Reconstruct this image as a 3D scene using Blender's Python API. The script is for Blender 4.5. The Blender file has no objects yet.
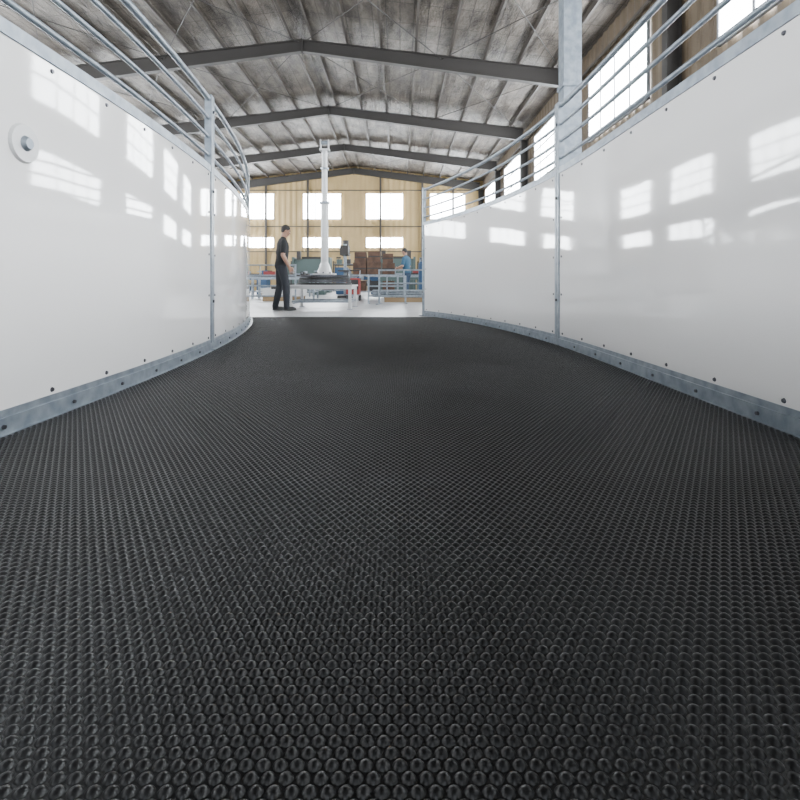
import bpy, math, random
import numpy as np
from mathutils import Vector, Matrix
random.seed(4)
D=bpy.data; S=bpy.context.scene; COL=S.collection

# ------------------------------------------------------------------ materials
def mat(name, col, rough=0.5, metal=0.0, spec=0.5, emis=None, es=0.0, noise=None, bump=None, coat=0):
    m=D.materials.new(name); m.use_nodes=True
    nt=m.node_tree; b=nt.nodes['Principled BSDF']
    b.inputs['Base Color'].default_value=(*col,1); b.inputs['Roughness'].default_value=rough
    b.inputs['Metallic'].default_value=metal; b.inputs['Specular IOR Level'].default_value=spec
    b.inputs['Coat Weight'].default_value=coat
    if emis: 
        b.inputs['Emission Color'].default_value=(*emis,1); b.inputs['Emission Strength'].default_value=es
    tc=nt.nodes.new('ShaderNodeTexCoord')
    if noise:  # (scale, col2, lo, hi)
        n=nt.nodes.new('ShaderNodeTexNoise'); n.inputs['Scale'].default_value=noise[0]; n.inputs['Detail'].default_value=6
        r=nt.nodes.new('ShaderNodeValToRGB'); r.color_ramp.elements[0].position=noise[2]; r.color_ramp.elements[1].position=noise[3]
        r.color_ramp.elements[0].color=(*col,1); r.color_ramp.elements[1].color=(*noise[1],1)
        nt.links.new(tc.outputs['Object'],n.inputs['Vector']); nt.links.new(n.outputs['Fac'],r.inputs['Fac'])
        nt.links.new(r.outputs['Color'],b.inputs['Base Color'])
    if bump:  # (scale,strength,dist)
        n2=nt.nodes.new('ShaderNodeTexNoise'); n2.inputs['Scale'].default_value=bump[0]; n2.inputs['Detail'].default_value=2
        bp=nt.nodes.new('ShaderNodeBump'); bp.inputs['Strength'].default_value=bump[1]; bp.inputs['Distance'].default_value=bump[2]
        nt.links.new(tc.outputs['Object'],n2.inputs['Vector']); nt.links.new(n2.outputs['Fac'],bp.inputs['Height'])
        nt.links.new(bp.outputs['Normal'],b.inputs['Normal'])
    return m

M_galv=mat('galvanised_steel',(.17,.20,.235),.42,.45,noise=(14,(.27,.305,.34),.35,.65))
M_panel=mat('white_hdpe_panel',(.74,.725,.715),.045,0,.72,bump=(1.3,.11,.02))
M_rubber=mat('black_rubber',(.0022,.0024,.0028),.37,0,.42,noise=(1.4,(.008,.0085,.0095),.38,.68))
M_bolt=mat('bolt_steel',(.08,.08,.09),.35,.8)
M_dark=mat('dark_painted_steel',(.024,.021,.019),.55)
M_purlin=mat('purlin_steel',(.040,.033,.027),.55)
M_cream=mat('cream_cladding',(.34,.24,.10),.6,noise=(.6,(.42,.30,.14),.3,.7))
M_shadewall=mat('shaded_cladding',(.085,.062,.04),.65,noise=(.6,(.12,.088,.055),.3,.7))  # side-wall cladding, backlit shade put into a darker base colour
M_pane=mat('bright_window_pane',(.9,.9,.9),.2,emis=(.91,.96,1),es=36.0)
M_frame=mat('window_frame',(.25,.26,.28),.5)
M_conc=mat('concrete',(.24,.24,.245),.35,noise=(1.3,(.34,.34,.35),.3,.7),bump=(40,.1,.01))
M_white=mat('white_paint',(.55,.55,.55),.35)
M_brown=mat('cardboard',(.05,.026,.016),.8,noise=(5,(.085,.045,.027),.4,.6))
M_blue=mat('blue_paint',(.01,.05,.12),.4)
M_red=mat('red_paint',(.22,.02,.018),.4)
M_wood=mat('pallet_wood',(.22,.15,.08),.8)
M_black=mat('black_plastic',(.012,.012,.012),.5)
M_green=mat('machine_green',(.05,.08,.075),.45)

def ceiling_mat():
    m=D.materials.new('foil_insulation'); m.use_nodes=True; nt=m.node_tree; N=nt.nodes; L=nt.links
    b=N['Principled BSDF']; b.inputs['Roughness'].default_value=.45; b.inputs['Metallic'].default_value=.15
    tc=N.new('ShaderNodeTexCoord')
    n=N.new('ShaderNodeTexNoise'); n.inputs['Scale'].default_value=1.6; n.inputs['Detail'].default_value=9; n.inputs['Roughness'].default_value=.7
    mp=N.new('ShaderNodeMapping'); mp.inputs['Scale'].default_value=(1.3,.5,1)
    L.new(tc.outputs['Object'],mp.inputs['Vector']); L.new(mp.outputs['Vector'],n.inputs['Vector'])
    r=N.new('ShaderNodeValToRGB'); e=r.color_ramp.elements
    e[0].position=.38; e[0].color=(.040,.032,.025,1); e[1].position=.68; e[1].color=(.21,.18,.15,1)
    L.new(n.outputs['Fac'],r.inputs['Fac'])
    br=N.new('ShaderNodeTexBrick'); br.inputs['Scale'].default_value=1; br.offset=0
    br.inputs['Brick Width'].default_value=.42; br.inputs['Row Height'].default_value=1.1
    br.inputs['Mortar Size'].default_value=.018; br.inputs['Color1'].default_value=(1,1,1,1); br.inputs['Color2'].default_value=(.68,.68,.68,1)
    br.inputs['Mortar'].default_value=(.25,.22,.2,1)
    L.new(tc.outputs['Object'],br.inputs['Vector'])
    mx=N.new('ShaderNodeMixRGB'); mx.blend_type='MULTIPLY'; mx.inputs[0].default_value=.85
    L.new(r.outputs['Color'],mx.inputs[1]); L.new(br.outputs['Color'],mx.inputs[2]); L.new(mx.outputs[0],b.inputs['Base Color'])
    bp=N.new('ShaderNodeBump'); bp.inputs['Strength'].default_value=.9; bp.inputs['Distance'].default_value=.15
    L.new(n.outputs['Fac'],bp.inputs['Height']); L.new(bp.outputs['Normal'],b.inputs['Normal'])
    return m
M_foil=ceiling_mat()

# ------------------------------------------------------------------ mesh accumulator
class MB:
    def __init__(s,mats): s.v=[];s.f=[];s.m=[];s.sm=[];s.mats=mats
    def add(s,vs,fs,mi,smooth=False):
        o=len(s.v); s.v+= [tuple(v) for v in vs]
        for f in fs: s.f.append(tuple(i+o for i in f)); s.m.append(mi); s.sm.append(smooth)
    def box(s,c,d,mi=0,rz=0,mtx=None):
        x,y,z=[k/2 for k in d]
        vs=[Vector((a*x,b*y,e*z)) for a in(-1,1) for b in(-1,1) for e in(-1,1)]
        if mtx is None: mtx=Matrix.Rotation(rz,4,'Z')
        vs=[mtx@v+Vector(c) for v in vs]
        s.add(vs,[(0,1,3,2),(4,6,7,5),(0,4,5,1),(2,3,7,6),(0,2,6,4),(1,5,7,3)],mi)
    def cyl(s,p0,p1,r0,r1=None,mi=0,n=12,smooth=True):
        if r1 is None:r1=r0
        p0=Vector(p0);p1=Vector(p1);d=(p1-p0).normalized()
        a=d.orthogonal().normalized();b=d.cross(a)
        vs=[]
        for p,r in((p0,r0),(p1,r1)):
            for i in range(n):
                t=2*math.pi*i/n; vs.append(p+(a*math.cos(t)+b*math.sin(t))*r)
        s.add(vs,[(i,(i+1)%n,n+(i+1)%n,n+i) for i in range(n)],mi,smooth)
        s.add(vs[:n],[tuple(reversed(range(n)))],mi); s.add(vs[n:],[tuple(range(n))],mi)
    def sweep(s,pts,prof,mi=0,smooth=False,split=False):
        n=len(prof); vs=[]
        for i,p in enumerate(pts):
            p=Vector(p); t=(Vector(pts[min(i+1,len(pts)-1)])-Vector(pts[max(i-1,0)])).normalized()
            lat=Vector((t.y,-t.x,0)).normalized()
            for (u,w) in prof: vs.append(p+lat*u+Vector((0,0,w)))
        m=len(pts)
        if split:   # each side keeps its own vertices: smooth along the path, crisp across
            for j in range(n):
                vv=[]
                for i in range(m): vv+=[vs[i*n+j],vs[i*n+(j+1)%n]]
                s.add(vv,[(2*i,2*i+1,2*i+3,2*i+2) for i in range(m-1)],mi,True)
        else:
            fs=[(i*n+j,i*n+(j+1)%n,(i+1)*n+(j+1)%n,(i+1)*n+j) for i in range(m-1) for j in range(n)]
            s.add(vs,fs,mi,smooth)
        s.add(vs[:n],[tuple(range(n))],mi); s.add(vs[-n:],[tuple(reversed(range(n)))],mi)
    def sph(s,c,r,mi=0,nu=10,nv=6,mtx=None):
        vs=[];c=Vector(c)
        if not hasattr(r,'__len__'): r=(r,r,r)
        for j in range(nv+1):
            ph=math.pi*j/nv
            for i in range(nu):
                t=2*math.pi*i/nu
                v=Vector((r[0]*math.sin(ph)*math.cos(t),r[1]*math.sin(ph)*math.sin(t),r[2]*math.cos(ph)))
                if mtx is not None: v=mtx@v
                vs.append(c+v)
        s.add(vs,[(j*nu+i,(j+1)*nu+i,(j+1)*nu+(i+1)%nu,j*nu+(i+1)%nu) for j in range(nv) for i in range(nu)],mi,True)
    def done(s,name,loc=(0,0,0),parent=None,rz=0):
        me=D.meshes.new(name); me.from_pydata(s.v,[],s.f)
        for m in s.mats: me.materials.append(m)
        me.polygons.foreach_set('material_index',s.m); me.polygons.foreach_set('use_smooth',s.sm)
        me.update(); o=D.objects.new(name,me); COL.objects.link(o); o.location=loc; o.rotation_euler[2]=rz
        if parent:o.parent=parent
        return o
def rect(w,h,z0=0): return [(-w/2,z0),(w/2,z0),(w/2,z0+h),(-w/2,z0+h)]
def circ(r,n=8): return [(r*math.cos(2*math.pi*i/n),r*math.sin(2*math.pi*i/n)) for i in range(n)]

# ------------------------------------------------------------------ building
XL,XR,YN,YF=-12.6,6.0,-14.0,36.0
RX,RZ,SL=-3.3,8.95,.115
def roofz(x): return RZ-SL*abs(x-RX)
b=MB([M_conc]); b.box(((XL+XR)/2,(YN+YF)/2,-.1),(XR-XL+.6,YF-YN+.6,.2)); b.done('floor')
b=MB([M_foil])
for (x0,x1) in ((XL-.2,RX),(RX,XR+.2)):
    z0,z1=roofz(x0),roofz(x1)
    b.add([(x0,YN,z0),(x1,YN,z1),(x1,YF,z1),(x0,YF,z0),(x0,YN,z0+.08),(x1,YN,z1+.08),(x1,YF,z1+.08),(x0,YF,z0+.08)],
      [(0,3,2,1),(4,5,6,7),(0,1,5,4),(2,3,7,6),(1,2,6,5),(0,4,7,3)],0)
ceil=b.done('ceiling')

def corr_wall(name,p0,p1,z0,topf,inward,m):
    p0=Vector(p0);p1=Vector(p1);L=(p1-p0).length;d=(p1-p0)/L
    n=int(L/.1); b=MB([m]); vs=[];prof=[0,.0,.035,.035]
    for i in range(n+1):
        p=p0+d*(L*i/n)+Vector(inward)*prof[i%4]
        vs.append((p.x,p.y,z0)); vs.append((p.x,p.y,topf(p.x)))
    for i in range(n+1):
        p=p0+d*(L*i/n)-Vector(inward)*.12
        vs.append((p.x,p.y,z0)); vs.append((p.x,p.y,topf(p.x)))
    q=2*(n+1)
    fs=[(2*i,2*i+2,2*i+3,2*i+1) for i in range(n)]+[(q+2*i,q+2*i+1,q+2*i+3,q+2*i+2) for i in range(n)]
    b.add(vs,fs,0); return b.done(name)
corr_wall('wall_right',(XR,YN,0),(XR,YF,0),0,lambda x:roofz(XR),(-1,0,0),M_shadewall)
corr_wall('wall_left',(XL,YN,0),(XL,YF,0),0,lambda x:roofz(XL),(1,0,0),M_shadewall)
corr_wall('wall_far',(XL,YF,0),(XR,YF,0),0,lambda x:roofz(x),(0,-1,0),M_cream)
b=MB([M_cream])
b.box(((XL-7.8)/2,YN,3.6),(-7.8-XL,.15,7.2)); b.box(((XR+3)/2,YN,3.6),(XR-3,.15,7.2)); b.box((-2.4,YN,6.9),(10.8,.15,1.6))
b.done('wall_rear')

wn=1
def window(c,w,h,axis):
    global wn
    b=MB([M_pane,M_frame]); t=.05
    if axis=='x':
        b.box((0,0,0),(.02,w,h),0)
        for s in(-1,1):
            b.box((0,s*w/2,0),(.07,t,h+t),1); b.box((0,0,s*h/2),(.07,w+t,t),1)
        for i in range(1,4): b.box((0,-w/2+w*i/4,0),(.05,.07,h),1)
        if h>1: 
            for i in range(1,3): b.box((0,0,-h/2+h*i/3),(.05,w,.06),1)
    else:
        b.box((0,0,0),(w,.02,h),0)
        for s in(-1,1):
            b.box((s*w/2,0,0),(t,.07,h+t),1); b.box((0,0,s*h/2),(w+t,.07,t),1)
        for i in range(1,3): b.box((-w/2+w*i/3,0,0),(.05,.05,h),1)
    b.done('window_%d'%wn,c); wn+=1
BAYS=[-8.6,-2.2,4.2,10.6,16.9,23.2,29.5,35.7]
for i in range(len(BAYS)-1):
    yc=(BAYS[i]+BAYS[i+1])/2
    for X in (XR-.09,XL+.09):
        window((X,yc,5.95),3.7,2.0,'x'); window((X,yc,3.35),3.7,.9,'x')
for xpx0,xpx1 in((176,211),(240,274),(303,341),(366,403),(430,465)):
    x0=(xpx0-400)*.0718; x1=(xpx1-400)*.0718
    window(((x0+x1)/2,YF-.1,6.05),x1-x0,1.85,'y'); window(((x0+x1)/2,YF-.1,3.45),x1-x0,.75,'y')

for Y in BAYS:
    b=MB([M_dark]); 
    for x0,x1 in((XL+.3,RX),(XR-.3,RX)):
        zt0,zt1=roofz(x0)-.2,roofz(x1)-.2
        d0,d1=.55,.38
        def slab(za0,za1,zb0,zb1,w):
            b.add([(x0,Y-w,za0),(x1,Y-w,za1),(x1,Y-w,zb1),(x0,Y-w,zb0),(x0,Y+w,za0),(x1,Y+w,za1),(x1,Y+w,zb1),(x0,Y+w,zb0)],
             [(0,1,2,3),(4,7,6,5),(0,4,5,1),(3,2,6,7),(0,3,7,4),(1,5,6,2)],0)
        slab(zt0,zt1,zt0-.02,zt1-.02,.1); slab(zt0-d0,zt1-d1,zt0-d0-.02,zt1-d1-.02,.1); slab(zt0-.01,zt1-.01,zt0-d0-.01,zt1-d1-.01,.008)
    b.box((RX,Y,RZ-.42),(.03,.22,.5),0)
    b.done('roof_rafter')
    for X,s in((XL+.24,1),(XR-.24,-1)):
        b=MB([M_dark]); h=roofz(X)-.75
        b.box((-.15,0,h/2),(.015,.2,h));b.box((.15,0,h/2),(.015,.2,h));b.box((0,0,h/2),(.3,.01,h));b.box((0,0,.01),(.4,.3,.02));b.box((0,0,h),(.32,.22,.03))
        b.done('steel_column',(X,Y,0))
b=MB([M_purlin])
xs=[RX+s*(.35+1.15*i) for s in(-1,1) for i in range(9)]
for x in xs:
    if XL+.1<x<XR-.1:
        z=roofz(x)
        b.box((x,(YN+YF)/2,z-.10),(.012,YF-YN-.3,.18)); b.box((x+.03,(YN+YF)/2,z-.185),(.07,YF-YN-.3,.012))
b.done('roof_purlins')
b=MB([M_dark])
for i in (3,4,6):
    y0,y1=BAYS[i],BAYS[i+1]
    for xa,xb in((XL+.5,-8),(-8,RX),(RX,1.4),(1.4,XR-.5)):
        b.cyl((xa,y0,roofz(xa)-.3),(xb,y1,roofz(xb)-.3),.014,mi=0,n=6); b.cyl((xb,y0,roofz(xb)-.3),(xa,y1,roofz(xa)-.3),.014,mi=0,n=6)
b.done('roof_bracing_rods')
b=MB([M_purlin])
for z in (1.2,2.8,4.6,7.2): b.box(((XL+XR)/2,YF-.12,z),(XR-XL-.6,.08,.06))
for X in (-9.6,-6.6,-1.4,1.6+.0,3.8): b.box((X,YF-.2,roofz(X)/2-.1),(.14,.14,roofz(X)-.2))
b.done('trim_1')
b=MB([M_purlin])
for z in (1.2,2.7,4.4,7.2): b.box((XR-.13,(YN+YF)/2,z),(.06,YF-YN-.5,.08))
b.done('trim_2')
b=MB([M_galv,M_white]); b.box((0,0,3.9),(.21,.2,7.8),0);b.box((0,0,.015),(.4,.4,.03),0);b.box((0,0,2.9),(.24,.23,.05),0);b.done('galvanised_column',(2.04,6.0,0))

# ------------------------------------------------------------------ walker fences
OX,OY,OR=1.447,3.55,11.6
IX,IY,IR=-1.45,2.1,18.0
def fence(name,X0,Y0,R,ys,track,H):
    def ang(y): return math.asin((y-Y0)/R) if y>Y0 else 0.0
    def P(y,z=0,off=0):
        a=ang(y); rr=R+off*track
        yy=Y0+rr*math.sin(a) if y>Y0 else y
        return Vector((X0-R+rr*math.cos(a),yy,z))
    b=MB([M_galv,M_panel,M_bolt,M_white])
    ya,yb=ys[0],ys[-1]; n=60
    path=lambda z,off,y0=ya,y1=yb,n=n:[P(y0+(y1-y0)*i/n,z,off) for i in range(n+1)]
    b.sweep(path(0,0),rect(.06,.065,0),0,split=True)
    b.sweep(path(0,.037),rect(.045,.006,0),0,split=True)
    b.sweep(path(0,.016),rect(.010,.03,.062),0,split=True)
    b.sweep(path(H,0),rect(.05,.055,0),0,split=True)
    for z in(.14,.29,.44): b.sweep(path(H+z,0),circ(.014),0,True)
    top=H+.60
    b.sweep(path(top,0),circ(.021,10),0,True)
    for i in range(len(ys)-1):
        y0,y1=ys[i]+.05,ys[i+1]-.05
        b.sweep(path(0,.012,y0,y1,40),rect(.012,H-.065,.07),1,split=True)
        m=10
        for j in range(m):
            y=y0+.06+(y1-y0-.12)*j/(m-1)
            for z in (.112,H-.03):
                b.cyl(P(y,z,.018),P(y,z,.024),.0105,.008,2,8)
            yb_=y+.12
            if yb_<y1: b.cyl(P(yb_,.034,.030),P(yb_,.034,.038),.009,.008,2,6)
        for z in (.45,.78,1.12):
            for y in (y0+.04,y1-.04): b.cyl(P(y,z,.018),P(y,z,.024),.010,.008,2,8)
    for y in ys:
        a=ang(y)
        for dy in((-.024,.024) if (y!=yb and y!=ya) else (0,)):
            p=P(y+dy); b.box((p.x,p.y,(top+.03)/2),(.055,.04,top+.03),0,rz=a)
        p=P(y); b.box((p.x,p.y,.006),(.12,.12,.012),0,rz=a)
        for z in (.4,1.3,1.95): b.cyl(P(y,z,.026),P(y,z,.04),.012,.012,2,8)
    return b,P
b,P=fence('o',OX,OY,OR,[-7.2,-3.35,.52,4.43,8.36],-1,1.51)
b.done('horse_walker_fence')
b,P=fence('i',IX,IY,IR,[-7.0,-3.3,.4,4.1,7.8,11.2],1,1.45)
q0=P(1.9,1.08,.018);q1=P(1.9,1.08,.03);q2=P(1.9,1.08,.045)
b.cyl(q0,q1,.075,.07,3,24,False); b.cyl(q1,q2,.03,.02,0,16)
b.done('horse_walker_fence')

# ------------------------------------------------------------------ rubber mat
def xin(y): 
    y=np.asarray(y,dtype=float); return IX-IR+np.sqrt(IR**2-np.maximum(y-IY,0)**2)+.066
def xout(y):
    y=np.asarray(y,dtype=float); return OX-OR+np.sqrt(OR**2-np.maximum(y-OY,0)**2)-.066
def dome_template(seg,rings):
    vs=[];t=[]
    for (r,h) in rings:
        for i in range(seg):
            a=2*math.pi*i/seg; vs.append((r*math.cos(a),r*math.sin(a),h))
    top=len(vs);vs.append((0,0,1))
    for k in range(len(rings)-1):
        for i in range(seg):
            a,b_,c,d=k*seg+i,k*seg+(i+1)%seg,(k+1)*seg+(i+1)%seg,(k+1)*seg+i
            t+=[(a,b_,c),(a,c,d)]
    k=len(rings)-1
    for i in range(seg): t.append((k*seg+i,k*seg+(i+1)%seg,top))
    return np.array(vs),np.array(t)
TN=dome_template(12,[(1,0),(.76,.47),(.42,.84)]); TM=dome_template(8,[(1,0),(.62,.64)]); TF=dome_template(6,[(1,0),(.60,.66)])
def rubber_mat(x0,x1,y0,y1,PX=.0190,PY=.0146):
    top=.014
    ns=max(6,int((y1-y0)/.15))
    V=[];F=[]
    for i in range(ns+1):
        y=y0+(y1-y0)*i/ns
        a=max(x0,float(xin(y))) ; c=min(x1,float(xout(y)))
        V+=[(a,y,0.0),(c,y,0.0),(c,y,top),(a,y,top)]
    for i in range(ns):
        o=4*i
        for j in range(4): F.append((o+j,o+(j+1)%4,o+4+(j+1)%4,o+4+j))
    F.append((0,3,2,1)); o=4*ns; F.append((o,o+1,o+2,o+3))
    cx,cy=0.0,(y0+y1)/2; ext=(y1-y0)*.5+.1
    ny=int(2*ext/PY);nx=int(6.4/PX)
    I,J=np.meshgrid(np.arange(nx)-nx//2,np.arange(ny)-ny//2)
    u=(I+.5*(J%2))*PX; v=J*PY
    X=(cx+u).ravel();Y=(cy+v).ravel()
    a=np.maximum(x0,xin(Y)); c=np.minimum(x1,xout(Y))
    k=(X>a+.010)&(X<c-.010)&(Y>y0+.007)&(Y<y1-.007); X=X[k];Y=Y[k]
    allv=[np.array(V)];tris=[];base=len(V)
    for T,sel in((TN,Y<1.4),(TM,(Y>=1.4)&(Y<3.2)),(TF,Y>=3.2)):
        if not sel.any(): continue
        tv,tt=T; xs_,ys_=X[sel],Y[sel]; n=len(xs_)
        vv=np.empty((n,len(tv),3)); vv[:,:,0]=xs_[:,None]+tv[None,:,0]*.0091; vv[:,:,1]=ys_[:,None]+tv[None,:,1]*.0080
        vv[:,:,2]=top-.0005+tv[None,:,2]*.0060
        allv.append(vv.reshape(-1,3)); tris.append((tt[None]+(np.arange(n)*len(tv))[:,None,None]+base).reshape(-1,3)); base+=n*len(tv)
    AV=np.concatenate(allv); AT=np.concatenate(tris)
    me=D.meshes.new('rubber_mat')
    fq=np.array(F,dtype=np.int32)
    loops=np.concatenate([fq.ravel(),AT.ravel()]).astype(np.int32)
    starts=np.concatenate([np.arange(len(fq))*4,len(fq)*4+np.arange(len(AT))*3]).astype(np.int32)
    me.vertices.add(len(AV)); me.vertices.foreach_set('co',AV.astype(np.float32).ravel())
    me.loops.add(len(loops)); me.loops.foreach_set('vertex_index',loops)
    me.polygons.add(len(starts)); me.polygons.foreach_set('loop_start',starts)
    sm=np.ones(len(starts),dtype=bool); sm[:len(fq)]=False
    me.polygons.foreach_set('use_smooth',sm)
    me.update(calc_edges=True); me.validate()
    me.materials.append(M_rubber)
    o=D.objects.new('rubber_mat',me); COL.objects.link(o)
rubber_mat(-3,3,-1.6,7.85)

# ------------------------------------------------------------------ centre mast on table
b=MB([M_galv,M_black,M_white,M_bolt])
w=.62
for sx in(-1,1):
    for sy in(-1,1):
        b.box((sx*w,sy*w,.24),(.06,.06,.48),2); b.box((sx*w,sy*w,.005),(.12,.12,.01),0)
for s in(-1,1):
    b.box((s*w,0,.45),(.05,1.2,.06),2); b.box((0,s*w,.45),(1.2,.05,.06),2); b.box((s*w,0,.16),(.04,1.2,.04),0); b.box((0,s*w,.16),(1.2,.04,.04),0)
b.box((0,0,.495),(1.36,1.36,.03),2)
for i in range(4): b.cyl((0,0,.51+i*.055),(0,0,.555+i*.055),.60-.02*i,.60-.02*i,1 if i%2==0 else 3,28)
b.cyl((0,0,.73),(0,0,.76),.26,.26,2,24)
for i in range(8):
    a=i*math.pi/4; b.cyl((.2*math.cos(a),.2*math.sin(a),.76),(.2*math.cos(a),.2*math.sin(a),.79),.018,mi=3,n=6)
b.cyl((0,0,.76),(0,0,1.0),.17,.085,2,20)
b.cyl((0,0,1.0),(0,0,2.3),.078,.078,2,18); b.cyl((0,0,2.3),(0,0,2.34),.115,.115,0,18)
b.cyl((0,0,2.34),(0,0,3.47),.060,.060,2,18); b.cyl((0,0,3.05),(0,0,3.09),.09,.09,0,18)
b.box((0,0,3.49),(.22,.12,.04),2)
for s in(-1,1): b.box((s*.085,0,3.60),(.02,.1,.22),2)
b.cyl((-.1,0,3.65),(.1,0,3.65),.045,mi=0,n=14)
b.done('walker_centre_mast',(-1.665,11.05,0),rz=.0)

# ------------------------------------------------------------------ people
def lab_person(name,loc,rz,arm='hang',shirt=(.008,.008,.010),trou=(.012,.014,.020),hairc=(.012,.010,.009),scale=1,stride=.06,voxel=.007):
    ms=[mat(name+'_skin',(.28,.15,.10),.5),mat(name+'_shirt',shirt,.85,bump=(18,.5,.02)),mat(name+'_trousers',trou,.8,bump=(16,.5,.02)),
        mat(name+'_hair',hairc,.7),mat(name+'_shoes',(.02,.02,.02),.5),mat(name+'_lips',(.22,.09,.075),.5),mat(name+'_eye_white',(.6,.6,.6),.3)]
    b=MB([]); prim=[]
    V3=Vector
    def cap(p0,p1,r0,r1,l,n=14):
        p0=V3(p0);p1=V3(p1); b.cyl(p0,p1,r0,r1,0,n); b.sph(p0,r0,0,n,8); b.sph(p1,r1,0,n,8); prim.append(('c',p0,p1,r0,r1,l))
    def ell(c,r,l,m=None): b.sph(c,r,0,18,12,m); prim.append(('e',V3(c),V3(r),m,0,l))
    lean=.05
    rings=[(.84,.155,.112,-.008),(.90,.172,.125,-.012),(.97,.170,.122,-.005),(1.06,.162,.116,.005),(1.16,.168,.120,.010),(1.27,.182,.122,.008),(1.35,.190,.112,.0),(1.40,.165,.092,-.004),(1.45,.10,.07,-.004)]
    vs=[];n=24
    for z,rx,ry,oy in rings:
        oy+=lean*max(0,(z-.95))*1.2
        for i in range(n):
            t=2*math.pi*i/n; vs.append((rx*math.cos(t),oy+ry*math.sin(t),z))
    fs=[(j*n+i,j*n+(i+1)%n,(j+1)*n+(i+1)%n,(j+1)*n+i) for j in range(len(rings)-1) for i in range(n)]
    fs+=[tuple(reversed(range(n))),tuple((len(rings)-1)*n+i for i in range(n))]
    b.add(vs,fs,0)
    prim.append(('t',None,None,None,None,-1))
    cap((0,.03,1.43),(0,.055,1.53),.058,.056,0)
    ell((0,-.005,.845),(.13,.105,.06),2)
    for s in(-1,1): cap((s*.04,.015,1.425),(s*.165,.015,1.375),.052,.056,1)
    HT=Matrix.Rotation(-.42,4,'X'); hc=V3((0,.082,1.605))
    def H(p): return hc+HT@V3(p)
    ell(H((0,0,.015)),(.074,.092,.098),0,HT); ell(H((0,.028,-.055)),(.055,.062,.062),0,HT)
    ell(H((0,.088,-.02)),(.013,.022,.016),0,HT); cap(H((0,.086,.02)),H((0,.1,-.018)),.008,.011,0,8)
    for s in(-1,1):
        ell(H((s*.075,-.005,-.01)),(.010,.02,.032),0,HT); ell(H((s*.032,.079,.030)),(.020,.010,.005),3,HT)
    ell(H((0,.082,-.058)),(.024,.012,.007),5,HT)
    ell(H((0,-.016,.038)),(.081,.093,.090),3,HT); ell(H((0,-.036,-.005)),(.068,.060,.060),3,HT)
    def hand(w,dirv,side,curl):
        d=V3(dirv).normalized(); up=V3((side,0,0)); lat=d.cross(up).normalized(); up=lat.cross(d).normalized()
        if lat.y<0: lat=-lat
        if up.x*side<0: up=-up
        for k in(-1,-.33,.33,1):
            cap(w+lat*k*.014,w+d*.085+lat*k*.031,.016,.011,0,8)
        for k,L in((-1,.060),(-.33,.074),(.33,.080),(1,.072)):
            p=w+d*.088+lat*k*.036; 
            d1=(d-up*curl*.5+lat*k*.12).normalized(); d2=(d-up*curl*1.4+lat*k*.1).normalized()
            q=p+d1*L*.55; r=q+d2*L*.5; cap(p,q,.0090,.0082,0,8); cap(q,r,.0082,.007,0,8)
        p=w+d*.025+lat*.026; q=p+(d*.6+lat*.7-up*.3)*.045; r=q+(d-up*.3)*.032; cap(p,q,.014,.011,0,8);cap(q,r,.011,.009,0,8)
    def armf(side,el,wr):
        sh=V3((side*.178,.012,1.365)); el=V3(el);wr=V3(wr)
        mid=sh.lerp(el,.72); cap(sh,mid,.060,.058,1); cap(mid,el,.046,.042,0); cap(el,el.lerp(wr,.3),.042,.043,0); cap(el.lerp(wr,.3),wr,.043,.028,0)
        hand(wr,(wr-el),side,.55)
    if arm=='hang':
        armf(-1,(-.245,-.03,1.10),(-.235,.05,.86)); armf(1,(.25,-.02,1.10),(.225,.11,.87))
    else:
        armf(-1,(-.24,.03,1.12),(-.16,.26,1.06)); armf(1,(.24,.03,1.12),(.15,.27,1.04))
    for s,fy in((-1,-stride),(1,stride)):
        hip=V3((s*.088,-.005,.87)); kn=V3((s*.105,fy*.5+.03,.49)); an=V3((s*.115,fy-.01,.10))
        cap(hip,kn,.100,.074,2); cap(kn,kn.lerp(an,.35),.074,.072,2); cap(kn.lerp(an,.35),an,.072,.060,2); cap(an,an+V3((0,0,-.02)),.062,.062,2)
        ell((s*.115,fy-.015,.052),(.040,.055,.050),4); ell((s*.12,fy+.075,.040),(.045,.105,.038),4); ell((s*.125,fy+.125,.032),(.044,.06,.030),4)
        ell((s*.12,fy+.055,.014),(.046,.135,.016),4)
    me=D.meshes.new('tmp'); me.from_pydata(b.v,[],b.f); o=D.objects.new('tmp',me); COL.objects.link(o)
    r=o.modifiers.new('r','REMESH'); r.mode='VOXEL'; r.voxel_size=voxel
    sm=o.modifiers.new('s','SMOOTH'); sm.factor=.5; sm.iterations=3
    dg=bpy.context.evaluated_depsgraph_get(); me2=D.meshes.new_from_object(o.evaluated_get(dg))
    D.objects.remove(o)
    nf=len(me2.polygons); C=np.empty(nf*3); me2.polygons.foreach_get('center',C); C=C.reshape(-1,3)
    best=np.full(nf,1e9); lab=np.zeros(nf,int)
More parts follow.
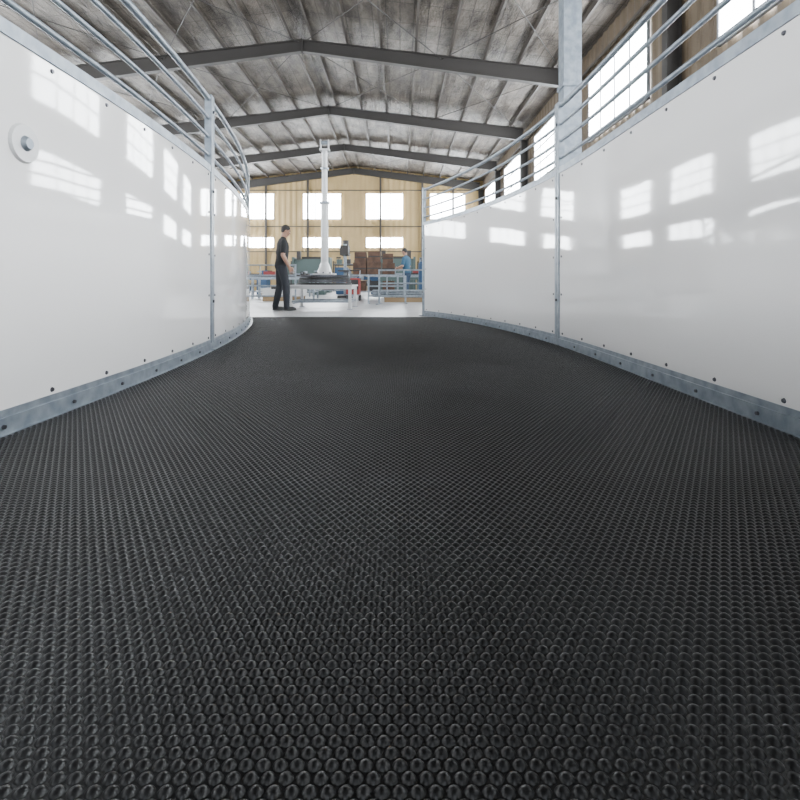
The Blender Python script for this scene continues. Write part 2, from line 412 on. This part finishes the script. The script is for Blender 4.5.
    for p in prim:
        if p[0]=='c':
            a=np.array(p[1]);c=np.array(p[2]);ab=c-a;t=np.clip(((C-a)@ab)/(ab@ab+1e-12),0,1)
            d=np.linalg.norm(C-(a+t[:,None]*ab),axis=1)-(p[3]+(p[4]-p[3])*t); l=np.full(nf,p[5])
        elif p[0]=='e':
            q=C-np.array(p[1]); 
            if p[3] is not None: q=q@np.array(p[3].to_3x3())
            rr=np.array(p[2]); kk=np.linalg.norm(q/rr,axis=1); d=(kk-1)*rr.min(); l=np.full(nf,p[5])
        else:
            z=np.clip(C[:,2],.84,1.455); rz_=np.array([g[0] for g in rings])
            rx=np.interp(z,rz_,[g[1] for g in rings]);ry=np.interp(z,rz_,[g[2] for g in rings]);oy=np.interp(z,rz_,[g[3] for g in rings])+lean*np.maximum(0,z-.95)*1.2
            kk=np.sqrt((C[:,0]/rx)**2+((C[:,1]-oy)/ry)**2); d=(kk-1)*ry+np.abs(C[:,2]-z); l=np.where(C[:,2]<.90,2,1)
        u=d<best; best[u]=d[u]; lab[u]=l[u]
    lab[(lab==2)&(C[:,2]>.905)]=1
    me2.materials.clear()
    for m in ms: me2.materials.append(m)
    me2.polygons.foreach_set('material_index',lab.astype(np.int32)); me2.polygons.foreach_set('use_smooth',np.ones(nf,bool))
    me2.update(); me2.name=name
    zs=np.empty(len(me2.vertices)*3); me2.vertices.foreach_get('co',zs); zmin=zs.reshape(-1,3)[:,2].min()
    e=D.objects.new(name,None); COL.objects.link(e); e.location=loc; e.rotation_euler[2]=rz; e.scale=(scale,)*3
    bo=D.objects.new('body',me2); COL.objects.link(bo); bo.parent=e; bo.location=(0,0,-zmin)
    eb=MB([ms[6],M_black])
    for s in(-1,1):
        eb.sph(H((s*.030,.080,.010)),(.012,.010,.007),0,10,6,HT); eb.sph(H((s*.030,.088,.010)),(.005,.003,.005),1,8,6,HT)
    eo=eb.done('eyes',(0,0,-zmin),e)
    return e
lab_person('worker_in_black_t_shirt',(-2.37,10.0,0),math.radians(-66),stride=.09,scale=.99,voxel=.0045)
lab_person('worker_in_blue_overalls',(.22,16.4,0),math.radians(60),arm='work',shirt=(.02,.07,.12),trou=(.015,.035,.07),voxel=.006,scale=.98)

# ------------------------------------------------------------------ workshop clutter
def barrier(x,y,w,h=1.05,rz=0,bars=4):
    b=MB([M_galv])
    for s in(-1,1):
        b.cyl((s*w/2,0,0.01),(s*w/2,0,h),.024,mi=0,n=8); b.box((s*w/2,0,.01),(.06,.5,.02))
    for i in range(bars): 
        z=.2+(h-.22)*i/(bars-1); b.cyl((-w/2,0,z),(w/2,0,z),.02,mi=0,n=8)
    b.cyl((0,0,.2),(0,0,h),.016,mi=0,n=8)
    b.done('steel_barrier_panel',(x,y,0),rz=rz)
barrier(-3.75,13.4,1.9); barrier(.1,12.8,1.3,.9,-.2,3); barrier(-.35,13.5,1.0,.75,.1,3)
def bench(x,y,w,d,h,rz=0):
    b=MB([M_galv,M_dark,M_wood,M_red,M_blue])
    for sx in(-1,1):
        for sy in(-1,1): b.box((sx*(w/2-.05),sy*(d/2-.05),h/2),(.06,.06,h),0)
        b.box((sx*(w/2-.05),0,.25),(.04,d-.1,.04),0)
    b.box((0,0,h),(w,d,.05),1); b.box((0,0,.25),(w-.1,.5,.03),0); b.box((0,-d/2+.05,h-.08),(w-.1,.04,.1),0)
    b.box((w*.3,-.2,h+.07),(.12,.22,.1),1); b.cyl((w*.3,-.31,h+.09),(w*.3,-.48,h+.09),.018,mi=0,n=8); b.box((w*.3,-.36,h+.09),(.14,.04,.1),1)
    b.box((-w*.25,0,h+.09),(.4,.22,.13),3); b.box((-w*.25,0,h+.17),(.15,.03,.03),1)
    b.box((-w*.1,0,.36),(.5,.3,.2),1); b.box((w*.25,0,.34),(.35,.3,.16),4)
    b.done('steel_workbench',(x,y,0),rz=rz)
bench(-4.0,17.5,2.2,.9,.8); bench(1.2,19.5,2,.9,.9); bench(-2.75,20.6,1.9,.9,.85); bench(-6.2,18.6,1.8,.9,.85)
b=MB([M_brown,M_black,M_galv])
for sx in(-1,1):
    for sy in(-1,1): b.box((sx*.82,sy*.4,.42),(.06,.06,.84),2)
for z in(.25,.82): b.box((0,0,z),(1.75,.9,.04),2)
for i,(x,z,s) in enumerate(((-.5,.845,.46),(.0,.845,.48),(.5,.845,.44),(-.48,1.26,.40),(.0,1.28,.42),(.48,1.245,.36))):
    b.box((x,0,z+s/2*.9),(s,.5,s*.9),0); b.box((x,-.253,z+s*.45),(s,.004,.04),1)
for i in range(3): b.box((-.5+.5*i,0,.45),(.42,.5,.35),i%2)
b.done('box_stack_on_steel_stand',(-.9,17.6,0))
def pallet(x,y,kind):
    b=MB([M_wood,M_galv,M_white])
    for i in range(6): b.box((-.5+.2*i,0,.13),(.12,1.0,.02),0)
    for s in(-.45,0,.45): b.box((0,s,.07),(1.1,.09,.10),0); b.box((0,s,.01),(1.1,.09,.02),0)
    if kind=='tubes':
        for r in range(3):
            for i in range(11): b.cyl((-.9,-.35+.07*i,.175+.07*r),(.9,-.35+.07*i,.175+.07*r),.033,mi=1,n=8)
        o='pallet_of_steel_tubes'
    else:
        for i in range(7): b.box((.01*(i%3),0,.16+.03*i),(1.2,.95,.024),2)
        o='pallet_of_white_panels'
    b.done(o,(x,y,0))
pallet(.1,14.8,'tubes'); pallet(-3.6,15.6,'panels'); pallet(-5.0,20.5,'panels')
b=MB([M_dark,M_blue,M_galv])
b.box((0,0,.04),(.5,.6,.08),0);b.cyl((0,.1,.08),(0,.1,2.0),.06,mi=2,n=14);b.box((0,-.05,1.0),(.45,.45,.05),0);b.box((0,0,1.75),(.3,.65,.35),0)
b.cyl((0,-.2,1.58),(0,-.2,1.25),.04,.02,2,12);b.cyl((0,.22,1.9),(0,.22,2.15),.12,mi=0,n=16)
for i in range(3):
    a=i*2.09; b.cyl((.15,-.15,1.6),(.2,-.15+.2*math.cos(a),1.6+.2*math.sin(a)),.012,mi=2,n=6)
b.done('drill_press',(-2.05,18.6,0))
for x,y,m in((.75,17.2,M_blue),(1.05,17.3,M_galv)):
    b=MB([m,M_bolt]); b.cyl((0,0,0),(0,0,1.2),.115,mi=0,n=16); b.sph((0,0,1.2),(.115,.115,.1),0,16,8); b.cyl((0,0,1.28),(0,0,1.36),.03,mi=1,n=10); b.cyl((-.06,0,1.39),(.06,0,1.39),.025,mi=1,n=10);b.cyl((0,0,1.36),(0,0,1.41),.02,mi=1,n=10)
    b.done('gas_cylinder',(x,y,0))
b=MB([M_red,M_black,M_galv])
b.box((0,0,.45),(.4,.6,.5),0);b.box((0,-.305,.5),(.34,.01,.3),1)
for sx in(-1,1):
    for sy in(-1,1): b.cyl((sx*.2-.02,sy*.22,.09),(sx*.2+.02,sy*.22,.09),.09,mi=1,n=14)
b.box((0,0,.19),(.42,.6,.03),2);b.cyl((-.17,.25,.7),(-.17,.4,.95),.015,mi=2,n=6);b.cyl((.17,.25,.7),(.17,.4,.95),.015,mi=2,n=6);b.cyl((-.17,.4,.95),(.17,.4,.95),.018,mi=1,n=6)
b.done('welding_machine',(-1.45,15.6,0))
def lathe(x,y,m):
    b=MB([m,M_dark,M_galv])
    for s in(-1,1): b.box((s*.85,0,.35),(.5,.6,.7),0)
    b.box((0,0,.5),(1.3,.5,.06),1); b.box((0,0,.78),(2.3,.42,.16),0)
    b.box((-.85,0,1.08),(.6,.5,.46),0); b.cyl((-.55,0,1.1),(-.40,0,1.1),.15,mi=2,n=20)
    b.box((.95,0,1.0),(.3,.28,.3),0); b.cyl((.80,0,1.1),(.55,0,1.1),.05,.02,2,12)
    b.box((.15,-.02,.93),(.35,.5,.14),1); b.box((.15,0,1.05),(.15,.2,.12),2); b.cyl((.15,-.27,.8),(.15,-.32,.8),.11,mi=2,n=18)
    b.cyl((-1.0,0,1.3),(-1.0,0,1.75),.012,mi=1,n=6); b.box((-1.0,-.05,1.78),(.22,.12,.08),1)
    b.done('metal_lathe',(x,y,0))
lathe(-4.6,23.5,M_green); lathe(.2,23.5,M_green); lathe(-7.4,24.0,M_blue); lathe(-2.0,24.5,M_blue)
def press(x,y):
    b=MB([M_green,M_dark,M_galv])
    for s in(-1,1): b.box((s*1.0,0,1.0),(.12,1.0,2.0),0); b.box((s*.7,-.3,2.1),(.22,.25,.5),1)
    b.box((0,-.2,.45),(2.0,.2,.9),0); b.box((0,-.25,1.5),(2.0,.2,.8),0); b.box((0,-.25,1.05),(1.9,.06,.12),2); b.box((0,-.2,.94),(1.9,.12,.06),2); b.box((0,.3,1.9),(1.2,.5,.3),1)
    b.done('press_brake',(x,y,0))
press(-5.0,28.5); press(-.2,28)
for x in(-6.0,-3.2,-.4,2.4):
    b=MB([M_dark,M_galv,M_brown,M_green])
    for sx in(-1,1):
        for sy in(-1,1): b.box((sx*1.2,sy*.4,1.0),(.07,.07,2.0),0)
    for z in(.4,1.1,1.75):
        for sy in(-1,1): b.box((0,sy*.4,z),(2.4,.05,.08),0)
        b.box((0,0,z+.05),(2.4,.85,.02),1)
        for i in range(4):
            s=random.uniform(.2,.5); b.box((-.85+.57*i,0,z+.06+s/2),(s*1.1,.5,s),random.choice([2,0,3,1]))
    b.done('storage_rack',(x,33.5,0))

# ------------------------------------------------------------------ world, camera
w=D.worlds.new('World'); S.world=w; w.use_nodes=True
bg=w.node_tree.nodes['Background']
bg.inputs['Color'].default_value=(.84,.91,1,1); bg.inputs['Strength'].default_value=9.0
cam=D.cameras.new('Camera'); co=D.objects.new('Camera',cam); COL.objects.link(co); S.camera=co
co.location=(0,0,.55); co.rotation_euler=(math.radians(90),0,0)
cam.lens=22.5; cam.sensor_width=36; cam.shift_y=-.14625; cam.clip_start=.02; cam.clip_end=200
